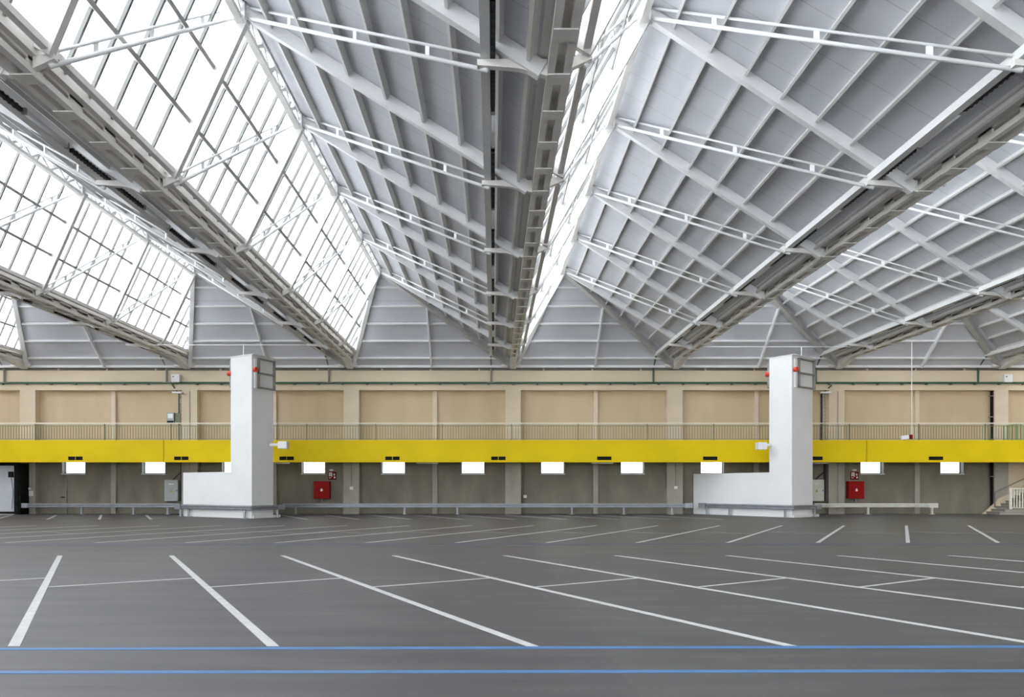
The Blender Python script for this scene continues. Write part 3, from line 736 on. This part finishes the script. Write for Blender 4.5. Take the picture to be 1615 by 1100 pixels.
# white sectional door at the far left
y = 41.3
x0, x1, _, _, z0, z1 = at(-40, 22, 735, 808.5, y, y)
t = empty('door_2', (x1, y, 0)); tag(t, 'white ribbed roller door at far left edge', 'door', kind='structure')
def kid(mb, nm, m): o = mb.build(nm, m, t); o.matrix_parent_inverse = Matrix.Translation(-t.location); return o
dm = MB(); z = .18
while z < z1: dm.box(x0, x1, y, y+.06, z, min(z+.42, z1)); dm.box(x0, x1, y+.01, y+.05, z+.42, z+.44); z += .44
kid(dm, 'door_leaf', M['door'])
kid(MB().box(x0, x1, y-.02, y+.08, .06, .17), 'bottom_seal', M['black']); kid(MB().box(x0, x1+.2, y-.05, y+.0, 0, .03), 'threshold', M['white'])
kid(MB().box(x1+.04, x1+.30, y-.05, YN-.01, 0, 3.1), 'track', M['black']); kid(MB().box(x1+.33, x1+.40, y-.02, y+.06, 0, 2.0), 'guide_post', M['black'])
kid(MB().box(x0, x1+.3, y-.03, YN-.01, z1+.03, 3.1), 'header', M['black'])
kid(MB().tube((x1-.1,y-.04,.3),(x1-.02,y-.04,1.4),.012,6).tube((x1-.02,y-.04,1.4),(x1-.16,y-.04,2.35),.012,6).box(x1-.28,x1-.02,y-.1,y,2.25,2.6), 'chain_hoist', M['black'])

# lamps under the gallery
nl = 0
for (p0, p1) in ((433, 456), (657, 691), (933, 967), (1283, 1307)):
    y = 41.0; nl += 1
    x0, x1 = PX(p0,y), PX(p1,y); z = PZ(731.8,y)
    t = empty('batten_lamp', ((x0+x1)/2, y, z)); tag(t, 'slim white batten lamp under the gallery, %s from left' % ORD[nl], 'lamp', 'lamps under the gallery')
    h = (x1-x0)/2
    MB().box(-h, h, -.06, .06, 0, .06).build('housing', M['lamp'], t)
    for s in (-.6, .6): MB().tube((s*h,0,.05),(s*h,0,4.12-z),.012,6).build('hanger', M['dark_steel'], t)

# lamp and pull cord on the gallery at right
x, y = PX(1427,YG), YG+.06
t = empty('emergency_light', (x,y,zf1)); tag(t, 'small white emergency light tilted on the yellow fascia edge', 'light')
MB().obox((-.22,-.14,.02), (.44,0,.06), (0,.1,0), (-.03,0,.22)).build('housing', M['lamp'], t)
MB().box(-.03,.03,-.04,.04,0,.08).build('bracket', M['dark_steel'], t)
x = PX(1438, YG-.1)
t = MB().tube((x,YG-.1,PZ(688,YG)),(x,YG-.1,10.2),.022,6).build('pull_cord', M['white_steel']); tag(t, 'pale pull cord hanging from the roof with red grip', 'cord')
MB().box(x-.10,x+.02,YG-.15,YG-.05,PZ(690,YG)-.12,PZ(690,YG)+.14).build('grip', M['red_sign'], t)

# ------------------------------------------------------------------ stairs at the right edge
ys0 = 41.0; sx = lambda p: PX(p, ys0)
t = empty('staircase', (sx(1576), ys0, 0)); tag(t, 'concrete staircase climbing right beside the rightmost pilaster', 'staircase')
def kid(mb, nm, m): o = mb.build(nm, m, t); o.matrix_parent_inverse = Matrix.Translation(-t.location); return o
n = 12; rise, run = .165, .30; xa = sx(1577)
for k in range(n):
    dep = 1.3 if k < 2 else 1.15
    y0 = ys0 if k < 2 else ys0+.12
    kid(MB().box(xa+run*k, xa+run*n+.6, y0, ys0+dep, rise*k, rise*(k+1)-.04), 'step', M['concrete_l'])
    kid(MB().box(xa+run*k-.05, xa+run*(k+1)+(3 if k < 2 else .03), y0-.03, ys0+dep, rise*(k+1)-.04, rise*(k+1)), 'tread', M['dark_steel'])
kid(MB().prism([(sx(1571),YN-.5,0),(sx(1577),YN-.5,0),(xa+run*n,YN-.5,rise*n),(xa+run*n,YN-.5,rise*n+.3),(sx(1597),YN-.5,.95),(sx(1590),YN-.5,.62)], (0,.12,0)), 'cheek_wall', M['beige_light'])
kid(MB().beam((sx(1590),YN-.55,1.35),(sx(1590)+3.6,YN-.55,3.0),.05,.05).beam((sx(1590),YN-.55,.4),(sx(1590),YN-.55,1.35),.05,.05,(1,0,0)), 'handrail', M['dark_steel'])
o = MB().box(sx(1588)+.3, XR_, YN-.06, YN-.003, .9, 4.1).build('wall_back', M['beige_light']); tag(o, 'lit beige wall patch behind the staircase', 'wall', kind='structure')  # paler panel over the lower wall; the light falling there is in its colour
rl = empty('stair_railing', (sx(1595), ys0-.05, .33)); tag(rl, 'pale grey stair railing with upright bars at the right edge', 'railing')
MB().box(0,2.2,-.03,.03,1.22,1.28).build('handrail', M['cream'], rl)
MB().box(0,2.2,-.02,.02,.08,.12).build('bottom_rail', M['cream'], rl)
MB().box(-.14,.0,-.02,.05,0,1.28).build('post', M['cream'], rl)
for k in range(13):
    MB().box(.17*k+.10, .17*k+.15, -.02, .02, 0 if k % 6 == 5 else .1, 1.24).build('baluster', M['cream'], rl)
gl = empty('green_railing', (PX(1583,41.6), 41.6, 4.4)); tag(gl, 'bright green stairwell railing on gallery at the right edge', 'railing')
MB().beam((0,0,.98),(2.4,0,1.30),.06,.05).build('handrail', M['leaf_green'], gl)
MB().beam((0,0,.12),(2.4,0,.12),.04,.04).build('bottom_rail', M['leaf_green'], gl)
for k in range(10):
    x = .26*k; MB().box(x-.025, x+.025, -.02, .02, 0 if k % 4 == 0 else .1, .98+.32*x/2.4).build('baluster', M['leaf_green'], gl)

# tidy stray helper object made while shaping the girder ends
for o in [o for o in bpy.data.objects if o.name.split('.')[0] == 'x']: bpy.data.objects.remove(o)

# ------------------------------------------------------------------ light, camera, colour
sc = bpy.context.scene
wd = bpy.data.worlds.new('overcast_sky'); sc.world = wd; wd.use_nodes = True
bg = wd.node_tree.nodes['Background']; bg.inputs['Color'].default_value = (.95,.975,1,1); bg.inputs['Strength'].default_value = 7.0
cam = bpy.data.cameras.new('camera'); co = bpy.data.objects.new('camera', cam); col.objects.link(co)
co.location = (0,0,CZ); co.rotation_euler = (math.pi/2,0,0)
cam.sensor_fit = 'HORIZONTAL'; cam.sensor_width = 36; cam.lens = 36*F/W
cam.shift_x = (W/2-CX)/W; cam.shift_y = (CY-H/2)/W
cam.clip_start = .05; cam.clip_end = 400
sc.camera = co
sc.view_settings.view_transform = 'Standard'; sc.view_settings.look = 'None'; sc.view_settings.exposure = 0.0
sc.cycles.use_denoising = True
sc.cycles.max_bounces = 10; sc.cycles.diffuse_bounces = 6; sc.cycles.transparent_max_bounces = 16
sc.cycles.sample_clamp_indirect = 6
